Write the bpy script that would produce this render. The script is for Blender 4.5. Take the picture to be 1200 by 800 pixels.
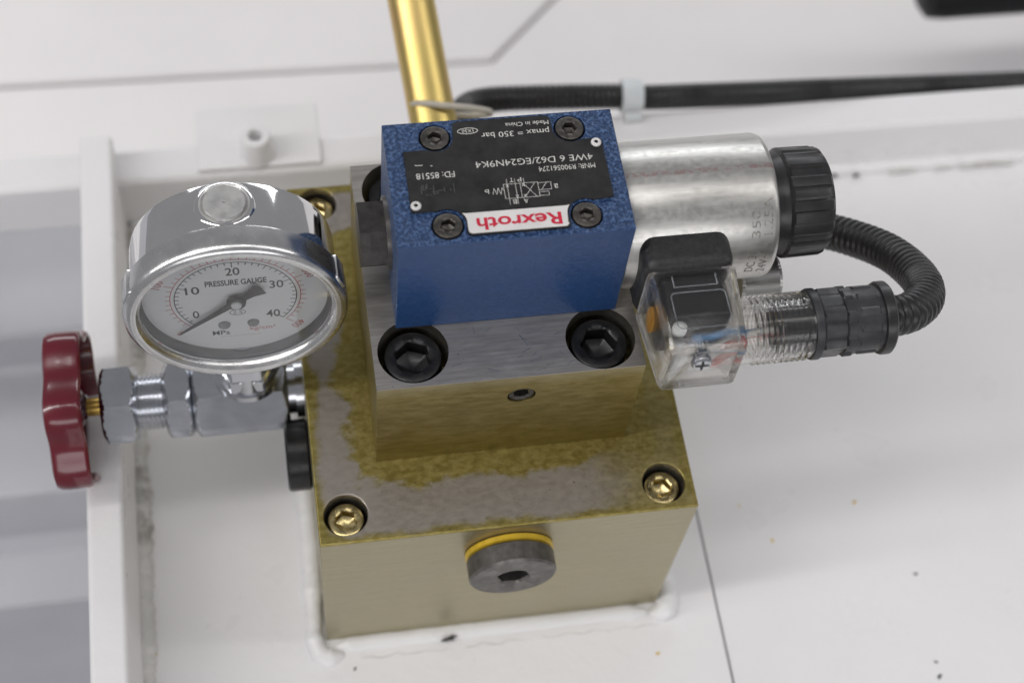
import bpy, bmesh, math, random
from mathutils import Matrix, Vector
random.seed(7)
MM = 0.001
TAU = 2 * math.pi
scene = bpy.context.scene
for o in list(bpy.data.objects):
    bpy.data.objects.remove(o)

# ------------------------------------------------------------------ camera
FPX = 1863.193                       # focal length in pixels of the 1200 px wide photograph
ROT = Matrix(((0.98627497, -0.14601135, 0.07708673),
              (-0.09025662, -0.86772038, -0.48878940),
              (0.13825852, 0.47512317, -0.86898939)))     # world -> camera (x right, y down, z forward)
CAM = Vector((-67.9356, -262.4986, 567.9353))             # mm
cd = bpy.data.cameras.new('camera')
cam = bpy.data.objects.new('camera', cd)
scene.collection.objects.link(cam)
cd.sensor_width = 36.0
cd.lens = FPX / 1200 * 36
cd.clip_start = 0.01
cd.clip_end = 50
rt = ROT.transposed()
cr = Matrix.Identity(3)
cr.col[0] = rt.col[0]
cr.col[1] = -rt.col[1]
cr.col[2] = -rt.col[2]
cam.matrix_world = Matrix.Translation(CAM * MM) @ cr.to_4x4()
cd.dof.use_dof = True
cd.dof.focus_distance = 0.487
cd.dof.aperture_fstop = 8.0
scene.camera = cam


def U(u, v, **k):
    """pixel of the 1200x800 photograph -> point (mm) on the plane x=, y= or z= given"""
    d = rt @ Vector(((u - 600) / FPX, (v - 400) / FPX, 1))
    a, c = list(k.items())[0]
    i = 'xyz'.index(a)
    return CAM + d * ((c - CAM[i]) / d[i])


# ------------------------------------------------------------------ world, lamps, exposure
world = bpy.data.worlds.new('World')
scene.world = world
world.use_nodes = True
bg = world.node_tree.nodes['Background']
bg.inputs['Color'].default_value = (0.965, 0.965, 1.0, 1)
bg.inputs['Strength'].default_value = 0.24


def lamp(name, loc, target, sx, sy, power, col=(1, 0.98, 0.965)):
    l = bpy.data.lights.new(name, 'AREA')
    l.shape = 'RECTANGLE'
    l.size, l.size_y = sx, sy
    l.energy = power
    l.color = col
    o = bpy.data.objects.new(name, l)
    scene.collection.objects.link(o)
    o.location = loc
    o.rotation_euler = (Vector(target) - Vector(loc)).to_track_quat('-Z', 'Y').to_euler()
    return o


for lx, lz, pw in ((-3.0, 2.2, 22), (-1.9, 2.3, 18), (-1.0, 2.4, 8), (2.0, 2.3, 9), (3.2, 2.2, 9)):
    lamp('ceiling_tube_light', (lx, -0.3, lz), (lx * 0.3, -0.2, 0), 0.20, 3.6, pw)
lamp('window_light', (-0.4, -4.2, 1.7), (-0.2, 0, 0.2), 5.5, 1.3, 54, (1, 0.99, 1.0))
lamp('window_light', (0.3, 4.2, 1.6), (0, 0, 0.2), 5.5, 0.8, 58, (0.96, 0.98, 1.0))

vs = scene.view_settings
vs.view_transform = 'Standard'
vs.look = 'None'
vs.exposure = 0.17
vs.gamma = 1.0
vs.use_curve_mapping = False
scene.render.engine = 'CYCLES'
scene.cycles.use_denoising = True
scene.cycles.max_bounces = 16
scene.cycles.transmission_bounces = 12
scene.cycles.transparent_max_bounces = 12
scene.cycles.caustics_refractive = True


# ------------------------------------------------------------------ materials
class NT:
    def __init__(self, name):
        self.m = bpy.data.materials.new(name)
        self.m.use_nodes = True
        self.t = self.m.node_tree
        self.n = self.t.nodes
        self.b = self.n['Principled BSDF']

    def node(self, kind, **kw):
        nd = self.n.new(kind)
        for k, v in kw.items():
            setattr(nd, k, v)
        return nd

    def link(self, a, b):
        self.t.links.new(a, b)

    def val(self, sock, v):
        if isinstance(v, (int, float)):
            sock.default_value = v
        elif isinstance(v, (tuple, list)):
            sock.default_value = tuple(v) + ((1,) if len(v) == 3 and len(sock.default_value) == 4 else ())
        else:
            self.link(v, sock)

    def math(self, op, a, b=0.0, clamp=False):
        nd = self.node('ShaderNodeMath', operation=op, use_clamp=clamp)
        self.val(nd.inputs[0], a)
        self.val(nd.inputs[1], b)
        return nd.outputs[0]

    def coords(self, scale=(1, 1, 1), geo=False):
        if geo:
            src = self.node('ShaderNodeNewGeometry').outputs['Position']
        else:
            src = self.node('ShaderNodeTexCoord').outputs['Object']
        mp = self.node('ShaderNodeMapping')
        mp.inputs['Scale'].default_value = scale
        self.link(src, mp.inputs['Vector'])
        return mp.outputs[0]

    def noise(self, vec, scale, detail=4, rough=0.55, dist=0.0):
        nd = self.node('ShaderNodeTexNoise')
        self.link(vec, nd.inputs['Vector'])
        nd.inputs['Scale'].default_value = scale
        nd.inputs['Detail'].default_value = detail
        nd.inputs['Roughness'].default_value = rough
        nd.inputs['Distortion'].default_value = dist
        return nd.outputs['Fac']

    def remap(self, v, a, b, c=0.0, d=1.0, smooth=True):
        nd = self.node('ShaderNodeMapRange', interpolation_type='SMOOTHSTEP' if smooth else 'LINEAR')
        self.val(nd.inputs[0], v)
        for i, q in enumerate((a, b, c, d)):
            nd.inputs[i + 1].default_value = q
        return nd.outputs[0]

    def mix(self, fac, a, b):
        nd = self.node('ShaderNodeMix', data_type='RGBA')
        self.val(nd.inputs[0], fac)
        self.val(nd.inputs[6], a)
        self.val(nd.inputs[7], b)
        return nd.outputs[2]

    def bump(self, h, strength, dist):
        nd = self.node('ShaderNodeBump')
        nd.inputs['Strength'].default_value = strength
        nd.inputs['Distance'].default_value = dist
        self.link(h, nd.inputs['Height'])
        self.link(nd.outputs[0], self.b.inputs['Normal'])

    def set(self, **kw):
        names = dict(color='Base Color', metal='Metallic', rough='Roughness', trans='Transmission Weight',
                     ior='IOR', coat='Coat Weight', spec='Specular IOR Level', sub='Subsurface Weight')
        for k, v in kw.items():
            self.val(self.b.inputs[names[k]], v)
        return self


def plain(name, color, metal=0.0, rough=0.5, var=0.12, nscale=250, bump=0.0, bscale=600, **kw):
    q = NT(name)
    c = q.coords()
    f = q.noise(c, nscale, 5, 0.6)
    dark = tuple(x * (1 - var) for x in color)
    lite = tuple(min(1, x * (1 + var)) for x in color)
    q.set(color=q.mix(q.remap(f, 0.3, 0.7), dark, lite), metal=metal, **kw)
    q.set(rough=q.remap(q.noise(c, nscale * 0.7, 5), 0.3, 0.7, max(0.02, rough * 0.8), min(1, rough * 1.2)))
    if bump:
        q.bump(q.noise(c, bscale, 3), bump, 0.0004)
    return q.m


def white_paint(name, base=(0.83, 0.82, 0.825), texture=0.25):
    q = NT(name)
    g = q.coords(geo=True)
    big = q.noise(g, 9, 4)
    col = q.mix(q.remap(big, 0.3, 0.7), tuple(x * 0.965 for x in base), base)
    # sparse yellow and dark flecks
    for sc, lim, cc, off in ((38, 0.07, (0.62, 0.45, 0.10), 0), (52, 0.055, (0.16, 0.15, 0.14), 3.3)):
        v = q.node('ShaderNodeTexVoronoi')
        mp = q.node('ShaderNodeMapping')
        mp.inputs['Location'].default_value = (off, off, off)
        q.link(g, mp.inputs['Vector'])
        q.link(mp.outputs[0], v.inputs['Vector'])
        v.inputs['Scale'].default_value = sc
        gate = q.node('ShaderNodeSeparateColor')
        q.link(v.outputs['Color'], gate.inputs[0])
        wob = q.math('ADD', v.outputs['Distance'], q.math('MULTIPLY', q.math('SUBTRACT', q.noise(g, 900, 2), 0.5), 0.05))
        m = q.math('MULTIPLY', q.remap(wob, lim, lim * 0.5), q.math('LESS_THAN', gate.outputs[0], 0.16))
        col = q.mix(q.math('MULTIPLY', m, 0.6), col, cc)
    q.set(color=col, rough=q.remap(q.noise(g, 30, 3), 0.3, 0.7, 0.26, 0.42), spec=0.5)
    h = q.math('ADD', q.noise(g, 160, 3), q.math('MULTIPLY', q.noise(g, 20, 2), 0.5))
    q.bump(h, texture, 0.0012)
    return q.m


M = {}
M['white'] = white_paint('white_paint')
M['weld'] = white_paint('painted_weld', (0.81, 0.805, 0.805), 0.5)


def grimy(name):
    q = NT(name)
    g = q.coords(geo=True)
    f = q.remap(q.noise(g, 70, 6, 0.7), 0.48, 0.66)
    q.set(color=q.mix(q.math('MULTIPLY', f, 0.75), (0.70, 0.69, 0.67), (0.30, 0.28, 0.25)), rough=0.55)
    q.bump(q.noise(g, 220, 5, 0.7), 0.9, 0.002)
    return q.m


M['grime'] = grimy('grimy_weld_paint')
M['panel'] = plain('pale_panel_paint', (0.86, 0.835, 0.835), 0, 0.45, 0.03, 6)
M['gap'] = plain('dark_gap', (0.16, 0.155, 0.155), 0, 0.8)
M['frame_grey'] = plain('grey_frame_paint', (0.50, 0.505, 0.535), 0, 0.45, 0.05, 8)
M['frame_dark'] = plain('dark_frame_paint', (0.25, 0.255, 0.27), 0, 0.5, 0.05, 8)


def zinc_block():
    """yellow chromated steel with bare grey patches worn or masked on the top"""
    q = NT('yellow_zinc_steel')
    g = q.coords((1000, 1000, 1000), geo=True)           # millimetres
    s = q.node('ShaderNodeSeparateXYZ')
    q.link(g, s.inputs[0])
    X, Y, Z = s.outputs
    n1 = q.noise(g, 0.055, 5, 0.6)
    n2 = q.noise(q.coords((320, 520, 520), geo=True), 1.0, 6, 0.72)
    wob = q.math('MULTIPLY', q.math('SUBTRACT', n1, 0.5), 26)
    wob2 = q.math('MULTIPLY', q.math('SUBTRACT', n2, 0.5), 5)
    wobs = q.math('ADD', wob, wob2)
    # distance from the upper block's footprint (x -43..40, y -42..40)
    dx = q.math('SUBTRACT', q.math('ABSOLUTE', q.math('ADD', X, 1.8)), 41.5)
    dy = q.math('SUBTRACT', q.math('ABSOLUTE', q.math('ADD', Y, 1.0)), 41.2)
    d1 = q.math('MAXIMUM', dx, dy)
    ex = q.math('SUBTRACT', 62.2, q.math('ABSOLUTE', q.math('ADD', X, 2.0)))
    ey = q.math('SUBTRACT', 69.0, q.math('ABSOLUTE', q.math('ADD', Y, 0.8)))
    d2 = q.math('MINIMUM', ex, ey)
    bare = q.math('MULTIPLY', q.remap(q.math('ADD', d1, wobs), 6.5, 10.5),
                  q.remap(q.math('ADD', d2, q.math('MULTIPLY', wobs, 0.5)), 1.0, 4.5))
    right = q.remap(q.math('ADD', X, wob), 22, 44, 1.0, 0.12)
    top = q.remap(Z, 90.5, 91.5)
    bare = q.math('MULTIPLY', q.math('MULTIPLY', bare, right), top)
    gold = q.mix(q.remap(n2, 0.35, 0.68), (0.255, 0.205, 0.055), (0.385, 0.32, 0.115))
    steel = q.mix(q.remap(n2, 0.3, 0.7), (0.345, 0.312, 0.278), (0.385, 0.352, 0.315))
    # machined faces: paler straw chromate in horizontal brushing
    br = q.noise(q.coords((40, 40, 1400), geo=True), 1.0, 4, 0.6)
    straw = q.mix(q.remap(br, 0.25, 0.75), (0.37, 0.33, 0.205), (0.43, 0.39, 0.265))
    straw = q.mix(q.remap(n1, 0.35, 0.75, 0, 0.6), straw, (0.40, 0.36, 0.255))
    topc = q.mix(bare, gold, steel)
    pits = q.remap(q.noise(g, 1.1, 2, 0.5), 0.24, 0.28)
    topc = q.mix(pits, (0.10, 0.085, 0.06), topc)
    col = q.mix(top, straw, topc)
    q.set(color=col, metal=0.82, rough=q.remap(n2, 0.3, 0.7, 0.33, 0.42))
    q.bump(q.math('ADD', q.noise(g, 1.4, 4, 0.7), q.math('MULTIPLY', br, 0.5)), 0.10, 0.0004)
    return q.m


def sandwich_steel():
    q = NT('bare_and_yellow_steel')
    g = q.coords((1000, 1000, 1000), geo=True)
    s = q.node('ShaderNodeSeparateXYZ')
    q.link(g, s.inputs[0])
    n2 = q.noise(q.coords((120, 480, 480), geo=True), 1.0, 6, 0.72)
    n3 = q.noise(q.coords((60, 900, 900), geo=True), 1.0, 4, 0.6)
    top = q.remap(s.outputs[2], 141.6, 142.2)
    steel = q.mix(q.remap(n3, 0.3, 0.7), (0.40, 0.375, 0.345), (0.50, 0.475, 0.445))
    gold = q.mix(q.remap(n2, 0.3, 0.7), (0.24, 0.19, 0.055), (0.35, 0.29, 0.12))
    edge = q.remap(q.math('ADD', s.outputs[2], q.math('MULTIPLY', n2, 4)), 137, 144, 0, 0.55)
    gold = q.mix(edge, gold, (0.45, 0.40, 0.27))
    pits = q.remap(q.noise(g, 0.9, 2, 0.5), 0.235, 0.27)
    steel = q.mix(pits, (0.12, 0.11, 0.10), steel)
    q.set(color=q.mix(top, gold, steel), metal=0.88, rough=q.remap(n2, 0.3, 0.7, 0.32, 0.40))
    q.bump(q.math('ADD', q.noise(g, 1.6, 4, 0.7), n3), 0.08, 0.0004)
    return q.m


def blue_paint():
    q = NT('blue_cast_paint')
    g = q.coords((1000, 1000, 1000), geo=True)
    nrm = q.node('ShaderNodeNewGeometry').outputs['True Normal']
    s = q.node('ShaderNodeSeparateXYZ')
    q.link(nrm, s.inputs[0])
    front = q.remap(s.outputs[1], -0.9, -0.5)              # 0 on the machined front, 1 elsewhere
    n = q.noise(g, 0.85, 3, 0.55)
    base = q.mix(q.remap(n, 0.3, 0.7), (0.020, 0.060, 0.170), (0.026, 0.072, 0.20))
    col = q.mix(q.math('MULTIPLY', q.remap(n, 0.44, 0.66), front), base, (0.11, 0.205, 0.43))   # sheen on the cast grain painted in as paler blue, kept off the front
    q.set(color=col, rough=q.remap(q.noise(g, 0.4, 3), 0.3, 0.7, 0.28, 0.40), spec=0.5)
    b = q.node('ShaderNodeBump')
    b.inputs['Distance'].default_value = 0.0045
    q.link(q.math('ADD', q.math('MULTIPLY', front, 0.9), 0.08), b.inputs['Strength'])
    q.link(n, b.inputs['Height'])
    q.link(b.outputs[0], q.b.inputs['Normal'])
    return q.m


def coil_zinc():
    q = NT('galvanised_coil')
    g = q.coords((1000, 1000, 1000), geo=True)
    s = q.node('ShaderNodeSeparateXYZ')
    q.link(g, s.inputs[0])
    n = q.noise(q.coords((60, 700, 700), geo=True), 1.0, 5, 0.6)
    n2 = q.noise(g, 0.5, 4, 0.6)
    col = q.mix(q.remap(n, 0.3, 0.7), (0.52, 0.51, 0.485), (0.61, 0.60, 0.575))
    spots = q.remap(q.noise(g, 1.3, 3), 0.62, 0.72)
    col = q.mix(q.math('MULTIPLY', spots, 0.15), col, (0.85, 0.85, 0.84))
    # a smeared red marker line along the coil
    yy = q.math('ADD', s.outputs[1], q.math('MULTIPLY', q.math('SUBTRACT', n2, 0.5), 2.5))
    line = q.remap(q.math('ABSOLUTE', q.math('SUBTRACT', yy, -0.6)), 1.2, 0.4)
    line = q.math('MULTIPLY', line, q.remap(n2, 0.40, 0.58))
    line = q.math('MULTIPLY', line, q.math('GREATER_THAN', s.outputs[2], 165.0))
    col = q.mix(q.math('MULTIPLY', line, 0.45), col, (0.30, 0.07, 0.08))
    q.set(color=col, metal=0.95, rough=q.remap(n2, 0.3, 0.7, 0.32, 0.42))
    q.bump(n, 0.03, 0.0003)
    return q.m


M['zinc_block'] = zinc_block()
M['sandwich'] = sandwich_steel()
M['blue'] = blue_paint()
M['coil'] = coil_zinc()
M['chrome'] = plain('chrome', (0.80, 0.80, 0.80), 1.0, 0.07, 0.03, 120)
M['satin_ring'] = plain('satin_stainless', (0.68, 0.68, 0.68), 1.0, 0.25, 0.06, 200)
M['satin_disc'] = plain('matt_steel', (0.56, 0.555, 0.54), 0.85, 0.42, 0.06, 300)
M['zinc_bright'] = plain('bright_zinc', (0.55, 0.565, 0.60), 1.0, 0.19, 0.05, 90, 0.03)
M['brass'] = plain('brass', (0.66, 0.45, 0.12), 1.0, 0.28, 0.12, 120)
M['gold_screw'] = plain('yellow_zinc_screw', (0.56, 0.46, 0.23), 1.0, 0.26, 0.18, 300, 0.05)
M['black_oxide'] = plain('black_oxide_steel', (0.022, 0.022, 0.023), 0.45, 0.36, 0.25, 300, 0.04)
M['grey_oxide'] = plain('worn_black_oxide', (0.095, 0.088, 0.08), 0.75, 0.40, 0.35, 500, 0.1)
M['black_fitting'] = plain('dark_phosphated_steel', (0.13, 0.122, 0.115), 0.6, 0.40, 0.2, 350, 0.06)
M['black_plastic'] = plain('black_plastic', (0.017, 0.017, 0.018), 0, 0.38, 0.2, 300, 0.05)
M['black_rubbed'] = plain('textured_black_plastic', (0.021, 0.021, 0.022), 0, 0.45, 0.3, 700, 0.35, 1800)
M['gland_plastic'] = plain('grey_black_plastic', (0.028, 0.029, 0.032), 0, 0.42, 0.2, 300, 0.08)
M['red_plastic'] = plain('dark_red_plastic', (0.125, 0.006, 0.016), 0, 0.22, 0.1, 60, coat=0.4)
M['label_black'] = plain('black_label', (0.013, 0.0125, 0.012), 0.0, 0.42, 0.35, 220)
M['label_white'] = plain('white_label', (0.70, 0.68, 0.67), 0, 0.42, 0.05, 120)
M['print_white'] = plain('white_print', (0.62, 0.61, 0.58), 0, 0.5, 0.25, 1500)
M['print_faint'] = plain('faint_print', (0.075, 0.072, 0.07), 0, 0.5, 0.5, 1800)
M['print_red'] = plain('red_print', (0.55, 0.012, 0.045), 0, 0.45, 0.1, 600)
M['dial'] = plain('dial_face', (0.72, 0.735, 0.75), 0, 0.5, 0.03, 60)
M['dial_black'] = plain('dial_black_ink', (0.012, 0.012, 0.014), 0, 0.5, 0.1, 300)
M['dial_red'] = plain('dial_red_ink', (0.42, 0.06, 0.075), 0, 0.5, 0.1, 300)
M['dial_wall'] = plain('dial_surround', (0.20, 0.205, 0.21), 0, 0.45, 0.06, 60)  # surround coloured dark to hold the shadow inside the bezel; rivets share it
M['stamp'] = plain('stamped_ink', (0.30, 0.29, 0.27), 0.6, 0.5, 0.3, 900)
M['ring_yellow'] = plain('yellow_seal', (0.60, 0.40, 0.03), 0.1, 0.35, 0.15, 200)
M['orange'] = plain('orange_gasket', (0.60, 0.30, 0.05), 0, 0.5)
M['nylon'] = plain('white_nylon', (0.66, 0.665, 0.67), 0, 0.4, 0.05, 200, sub=0.1)
M['nylon_clear'] = plain('translucent_nylon', (0.74, 0.70, 0.62), 0, 0.35, 0.05, 200, trans=0.35)
M['wire_blue'] = plain('blue_wire', (0.10, 0.24, 0.46), 0, 0.4)
M['wire_red'] = plain('red_wire', (0.55, 0.09, 0.08), 0, 0.4)
M['bore'] = plain('dark_machined_steel', (0.20, 0.185, 0.16), 0.85, 0.38, 0.2, 200)  # bore walls, a darker grey than the block faces
M['plug_dark'] = plain('blackened_hexagon', (0.055, 0.051, 0.048), 0.5, 0.36, 0.25, 350, 0.06)
M['void_black'] = plain('black_rubber', (0.006, 0.006, 0.007), 0, 0.5)
M['marker'] = plain('black_marker', (0.04, 0.038, 0.036), 0, 0.6)


def pipe_gold():
    q = NT('yellow_chromate_pipe')
    c = q.coords((30, 30, 6))
    f = q.noise(c, 1.0, 4)
    col = q.mix(q.remap(f, 0.35, 0.65), (0.62, 0.49, 0.17), (0.66, 0.46, 0.20))
    q.set(color=col, metal=1.0, rough=0.34)
    return q.m


M['pipe'] = pipe_gold()


def clear(name, tint=(1, 1, 1), rough=0.02, ior=1.5):
    q = NT(name)
    q.set(color=tint, trans=1.0, rough=rough, ior=ior)
    return q.m


M['clear'] = clear('clear_polycarbonate', (0.985, 0.98, 0.97), 0.02, 1.45)
_t = M['clear'].node_tree
_mx = _t.nodes.new('ShaderNodeMixShader')
_tr = _t.nodes.new('ShaderNodeBsdfTransparent')
_tr.inputs[0].default_value = (0.95, 0.945, 0.93, 1)
_mx.inputs[0].default_value = 0.30
_t.links.new(_t.nodes['Principled BSDF'].outputs[0], _mx.inputs[1])
_t.links.new(_tr.outputs[0], _mx.inputs[2])
_t.links.new(_mx.outputs[0], _t.nodes['Material Output'].inputs[0])
M['glass'] = clear('gauge_glass', (1, 1, 1), 0.0, 1.45)


# ------------------------------------------------------------------ geometry helpers (millimetres)
def finish(bm, name, mat, parent=None, smooth=40, recalc=True):
    bmesh.ops.remove_doubles(bm, verts=bm.verts, dist=1e-4)
    if recalc:
        bmesh.ops.recalc_face_normals(bm, faces=bm.faces)
    bmesh.ops.scale(bm, vec=(MM, MM, MM), verts=bm.verts)
    me = bpy.data.meshes.new(name)
    bm.to_mesh(me)
    bm.free()
    if smooth:
        me.polygons.foreach_set('use_smooth', [True] * len(me.polygons))
        me.set_sharp_from_angle(angle=math.radians(smooth))
    me.materials.append(M[mat])
    o = bpy.data.objects.new(name, me)
    scene.collection.objects.link(o)
    if parent:
        o.parent = parent
    return o


def AX(axis, at=(0, 0, 0)):
    """matrix taking local z to the given world direction"""
    d = Vector(axis).normalized()
    return Matrix.Translation(Vector(at)) @ d.to_track_quat('Z', 'Y').to_matrix().to_4x4()


# explicit frames: columns are images of local x, y, z
def frame(x, y, z, at):
    m = Matrix.Identity(4)
    for i, c in enumerate((x, y, z)):
        for r in range(3):
            m[r][i] = c[r]
    return Matrix.Translation(Vector(at)) @ m


def FX(at):      # local z -> +X, local x -> +Y, local y -> +Z
    return frame((0, 1, 0), (0, 0, 1), (1, 0, 0), at)


def FY(at):      # local z -> -Y, local x -> +X, local y -> +Z
    return frame((1, 0, 0), (0, 0, 1), (0, -1, 0), at)


def FZ(at):
    return Matrix.Translation(Vector(at))


def circ(r):
    return lambda a: r


def hexa(af, phase=0.0):
    def fn(a):
        t = (a - phase + math.pi / 6) % (math.pi / 3) - math.pi / 6
        return af / 2 / math.cos(t)
    return fn


def clip(fn, r):
    return lambda a: min(fn(a), r)


def loft(bm, rings, mat, n=48, cap0=True, cap1=True):
    """rings: list of (radius or radius function, height); cap_: close the ends"""
    prev = None
    first = None
    for r, h in rings:
        fn = r if callable(r) else circ(r)
        if not callable(r) and r <= 1e-6:
            cur = [bm.verts.new(mat @ Vector((0, 0, h)))]
        else:
            cur = []
            for i in range(n):
                a = TAU * i / n
                q = fn(a)
                cur.append(bm.verts.new(mat @ Vector((q * math.cos(a), q * math.sin(a), h))))
        if prev is not None:
            if len(prev) == 1 and len(cur) > 1:
                for i in range(n):
                    bm.faces.new((prev[0], cur[i], cur[(i + 1) % n]))
            elif len(cur) == 1 and len(prev) > 1:
                for i in range(n):
                    bm.faces.new((prev[i], cur[0], prev[(i + 1) % n]))
            elif len(cur) > 1:
                for i in range(n):
                    bm.faces.new((prev[i], cur[i], cur[(i + 1) % n], prev[(i + 1) % n]))
        else:
            first = cur
        prev = cur
    if cap0 and len(first) > 1:
        bm.faces.new(first)
    if cap1 and len(prev) > 1:
        bm.faces.new(list(reversed(prev)))


def lofted(name, rings, frm, mat, parent=None, n=48, cap0=True, cap1=True, smooth=40):
    bm = bmesh.new()
    loft(bm, rings, frm, n, cap0, cap1)
    return finish(bm, name, mat, parent, smooth)


def boxbm(bm, x0, x1, y0, y1, z0, z1, bev=0.0, seg=2):
    vs = [bm.verts.new((x, y, z)) for x in (x0, x1) for y in (y0, y1) for z in (z0, z1)]
    idx = ((0, 1, 3, 2), (4, 6, 7, 5), (0, 4, 5, 1), (2, 3, 7, 6), (0, 2, 6, 4), (1, 5, 7, 3))
    fs = [bm.faces.new([vs[i] for i in f]) for f in idx]
    if bev:
        es = list({e for f in fs for e in f.edges})
        bmesh.ops.bevel(bm, geom=es, offset=bev, segments=seg, affect='EDGES', profile=0.5)


def box(name, x0, x1, y0, y1, z0, z1, mat, parent=None, bev=0.5, seg=2, smooth=40):
    bm = bmesh.new()
    boxbm(bm, x0, x1, y0, y1, z0, z1, bev, seg)
    o = finish(bm, name, mat, parent, smooth)
    if bev:
        o.modifiers.new('normals', 'WEIGHTED_NORMAL').keep_sharp = True
    return o


def prism(name, pts, z0, z1, frm, mat, parent=None, bev=0.0, smooth=30):
    """extrude the polygon pts (local xy) from z0 to z1"""
    bm = bmesh.new()
    a = [bm.verts.new((x, y, z0)) for x, y in pts]
    b = [bm.verts.new((x, y, z1)) for x, y in pts]
    n = len(pts)
    bm.faces.new(list(reversed(a)))
    top = bm.faces.new(b)
    for i in range(n):
        bm.faces.new((a[i], a[(i + 1) % n], b[(i + 1) % n], b[i]))
    if bev:
        bmesh.ops.bevel(bm, geom=list(top.edges), offset=bev, segments=2, affect='EDGES')
    bmesh.ops.transform(bm, matrix=frm, verts=bm.verts)
    o = finish(bm, name, mat, parent, smooth)
    if bev:
        o.modifiers.new('normals', 'WEIGHTED_NORMAL').keep_sharp = True
    return o


def sweep(bm, pts, radii, n=16, cap=True):
    """tube through pts with parallel-transported rings"""
    pts = [Vector(p) for p in pts]
    t = (pts[1] - pts[0]).normalized()
    u = t.orthogonal().normalized()
    prev = None
    for i, p in enumerate(pts):
        nt = (pts[min(i + 1, len(pts) - 1)] - pts[max(i - 1, 0)]).normalized()
        u = (u - nt * u.dot(nt)).normalized()
        w = nt.cross(u)
        r = radii[i] if isinstance(radii, (list, tuple)) else radii
        cur = [bm.verts.new(p + (u * math.cos(TAU * k / n) + w * math.sin(TAU * k / n)) * r) for k in range(n)]
        if prev:
            for k in range(n):
                bm.faces.new((prev[k], prev[(k + 1) % n], cur[(k + 1) % n], cur[k]))
        elif cap:
            bm.faces.new(list(reversed(cur)))
        prev = cur
    if cap:
        bm.faces.new(prev)


def spline(ctrl, step):
    """Catmull-Rom through ctrl, resampled every `step` mm"""
    c = [Vector(p) for p in ctrl]
    c = [c[0] * 2 - c[1]] + c + [c[-1] * 2 - c[-2]]
    dense = []
    for i in range(1, len(c) - 2):
        p0, p1, p2, p3 = c[i - 1:i + 3]
        for k in range(60):
            t = k / 60
            dense.append(0.5 * ((2 * p1) + (p2 - p0) * t + (2 * p0 - 5 * p1 + 4 * p2 - p3) * t * t
                                + (3 * p1 - p0 - 3 * p2 + p3) * t ** 3))
    dense.append(c[-2])
    out = [dense[0]]
    acc = 0.0
    for a, b in zip(dense, dense[1:]):
        L = (b - a).length
        while acc + L >= step:
            a = a + (b - a) * ((step - acc) / L)
            out.append(a.copy())
            L = (b - a).length
            acc = 0.0
        acc += L
    return out


def cut(o, cutters, bev=0.0, bores=None, mat2=None):
    """subtract lofted cutter solids from o, then a fine bevel, and bake the result"""
    for c in cutters:
        md = o.modifiers.new('cut', 'BOOLEAN')
        md.operation = 'DIFFERENCE'
        md.solver = 'EXACT'
        md.object = c
    if bev:
        md = o.modifiers.new('bevel', 'BEVEL')
        md.width = bev * MM
        md.segments = 2
        md.limit_method = 'ANGLE'
        md.angle_limit = math.radians(40)
        md = o.modifiers.new('normals', 'WEIGHTED_NORMAL')
        md.keep_sharp = True
    dg = bpy.context.evaluated_depsgraph_get()
    me = bpy.data.meshes.new_from_object(o.evaluated_get(dg), depsgraph=dg)
    mats = [m for m in o.data.materials]
    o.modifiers.clear()
    o.data = me
    me.materials.clear()
    me.materials.append(mats[0])
    idx = [0] * len(me.polygons)
    if bores:
        me.materials.append(M[mat2])
        for p in me.polygons:
            for x, y, r, z in bores:
                if p.center.z < z * MM and math.hypot(p.center.x - x * MM, p.center.y - y * MM) < r * MM and p.area < 3e-4:
                    idx[p.index] = 1
    me.polygons.foreach_set('material_index', idx)
    for c in cutters:
        bpy.data.objects.remove(c)


def thing(name, label, cat, group=None, at=(0, 0, 0), rot=(0, 0, 0)):
    o = bpy.data.objects.new(name, None)
    o.empty_display_size = 0.01
    scene.collection.objects.link(o)
    o.location = Vector(at) * MM
    o.rotation_euler = rot
    o['label'] = label
    o['category'] = cat
    if group:
        o['group'] = group
    return o


def tag(o, label, cat, group=None):
    o['label'] = label
    o['category'] = cat
    if group:
        o['group'] = group
    return o


def structure(o, label=None):
    o['kind'] = 'structure'
    if label:
        o['label'] = label
    return o


def text(name, body, frm, width, height, mat, parent, bold=0.0, align='L', lift=0.06, thick=0.03):
    """lettering fitted into width x height (mm) with its lower left corner at frm's origin"""
    cu = bpy.data.curves.new(name, 'FONT')
    cu.body = body
    cu.size = 1.0
    cu.offset = bold
    cu.resolution_u = 3
    ob = bpy.data.objects.new(name, cu)
    scene.collection.objects.link(ob)
    dg = bpy.context.evaluated_depsgraph_get()
    me = bpy.data.meshes.new_from_object(ob.evaluated_get(dg), depsgraph=dg)
    bpy.data.objects.remove(ob)
    bpy.data.curves.remove(cu)
    xs = [v.co.x for v in me.vertices]
    ys = [v.co.y for v in me.vertices]
    x0, x1, y0, y1 = min(xs), max(xs), min(ys), max(ys)
    sx = width / (x1 - x0)
    sy = height / (y1 - y0) if height else sx
    ox = {'L': 0, 'C': -width / 2}[align]
    oy = {'L': 0, 'C': -(y1 - y0) * sy / 2}[align]
    for v in me.vertices:
        p = frm @ Vector(((v.co.x - x0) * sx + ox, (v.co.y - y0) * sy + oy, lift))
        v.co = p * MM
    me.materials.clear()
    me.materials.append(M[mat])
    o = bpy.data.objects.new(name, me)
    scene.collection.objects.link(o)
    o.parent = parent
    return o


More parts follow.
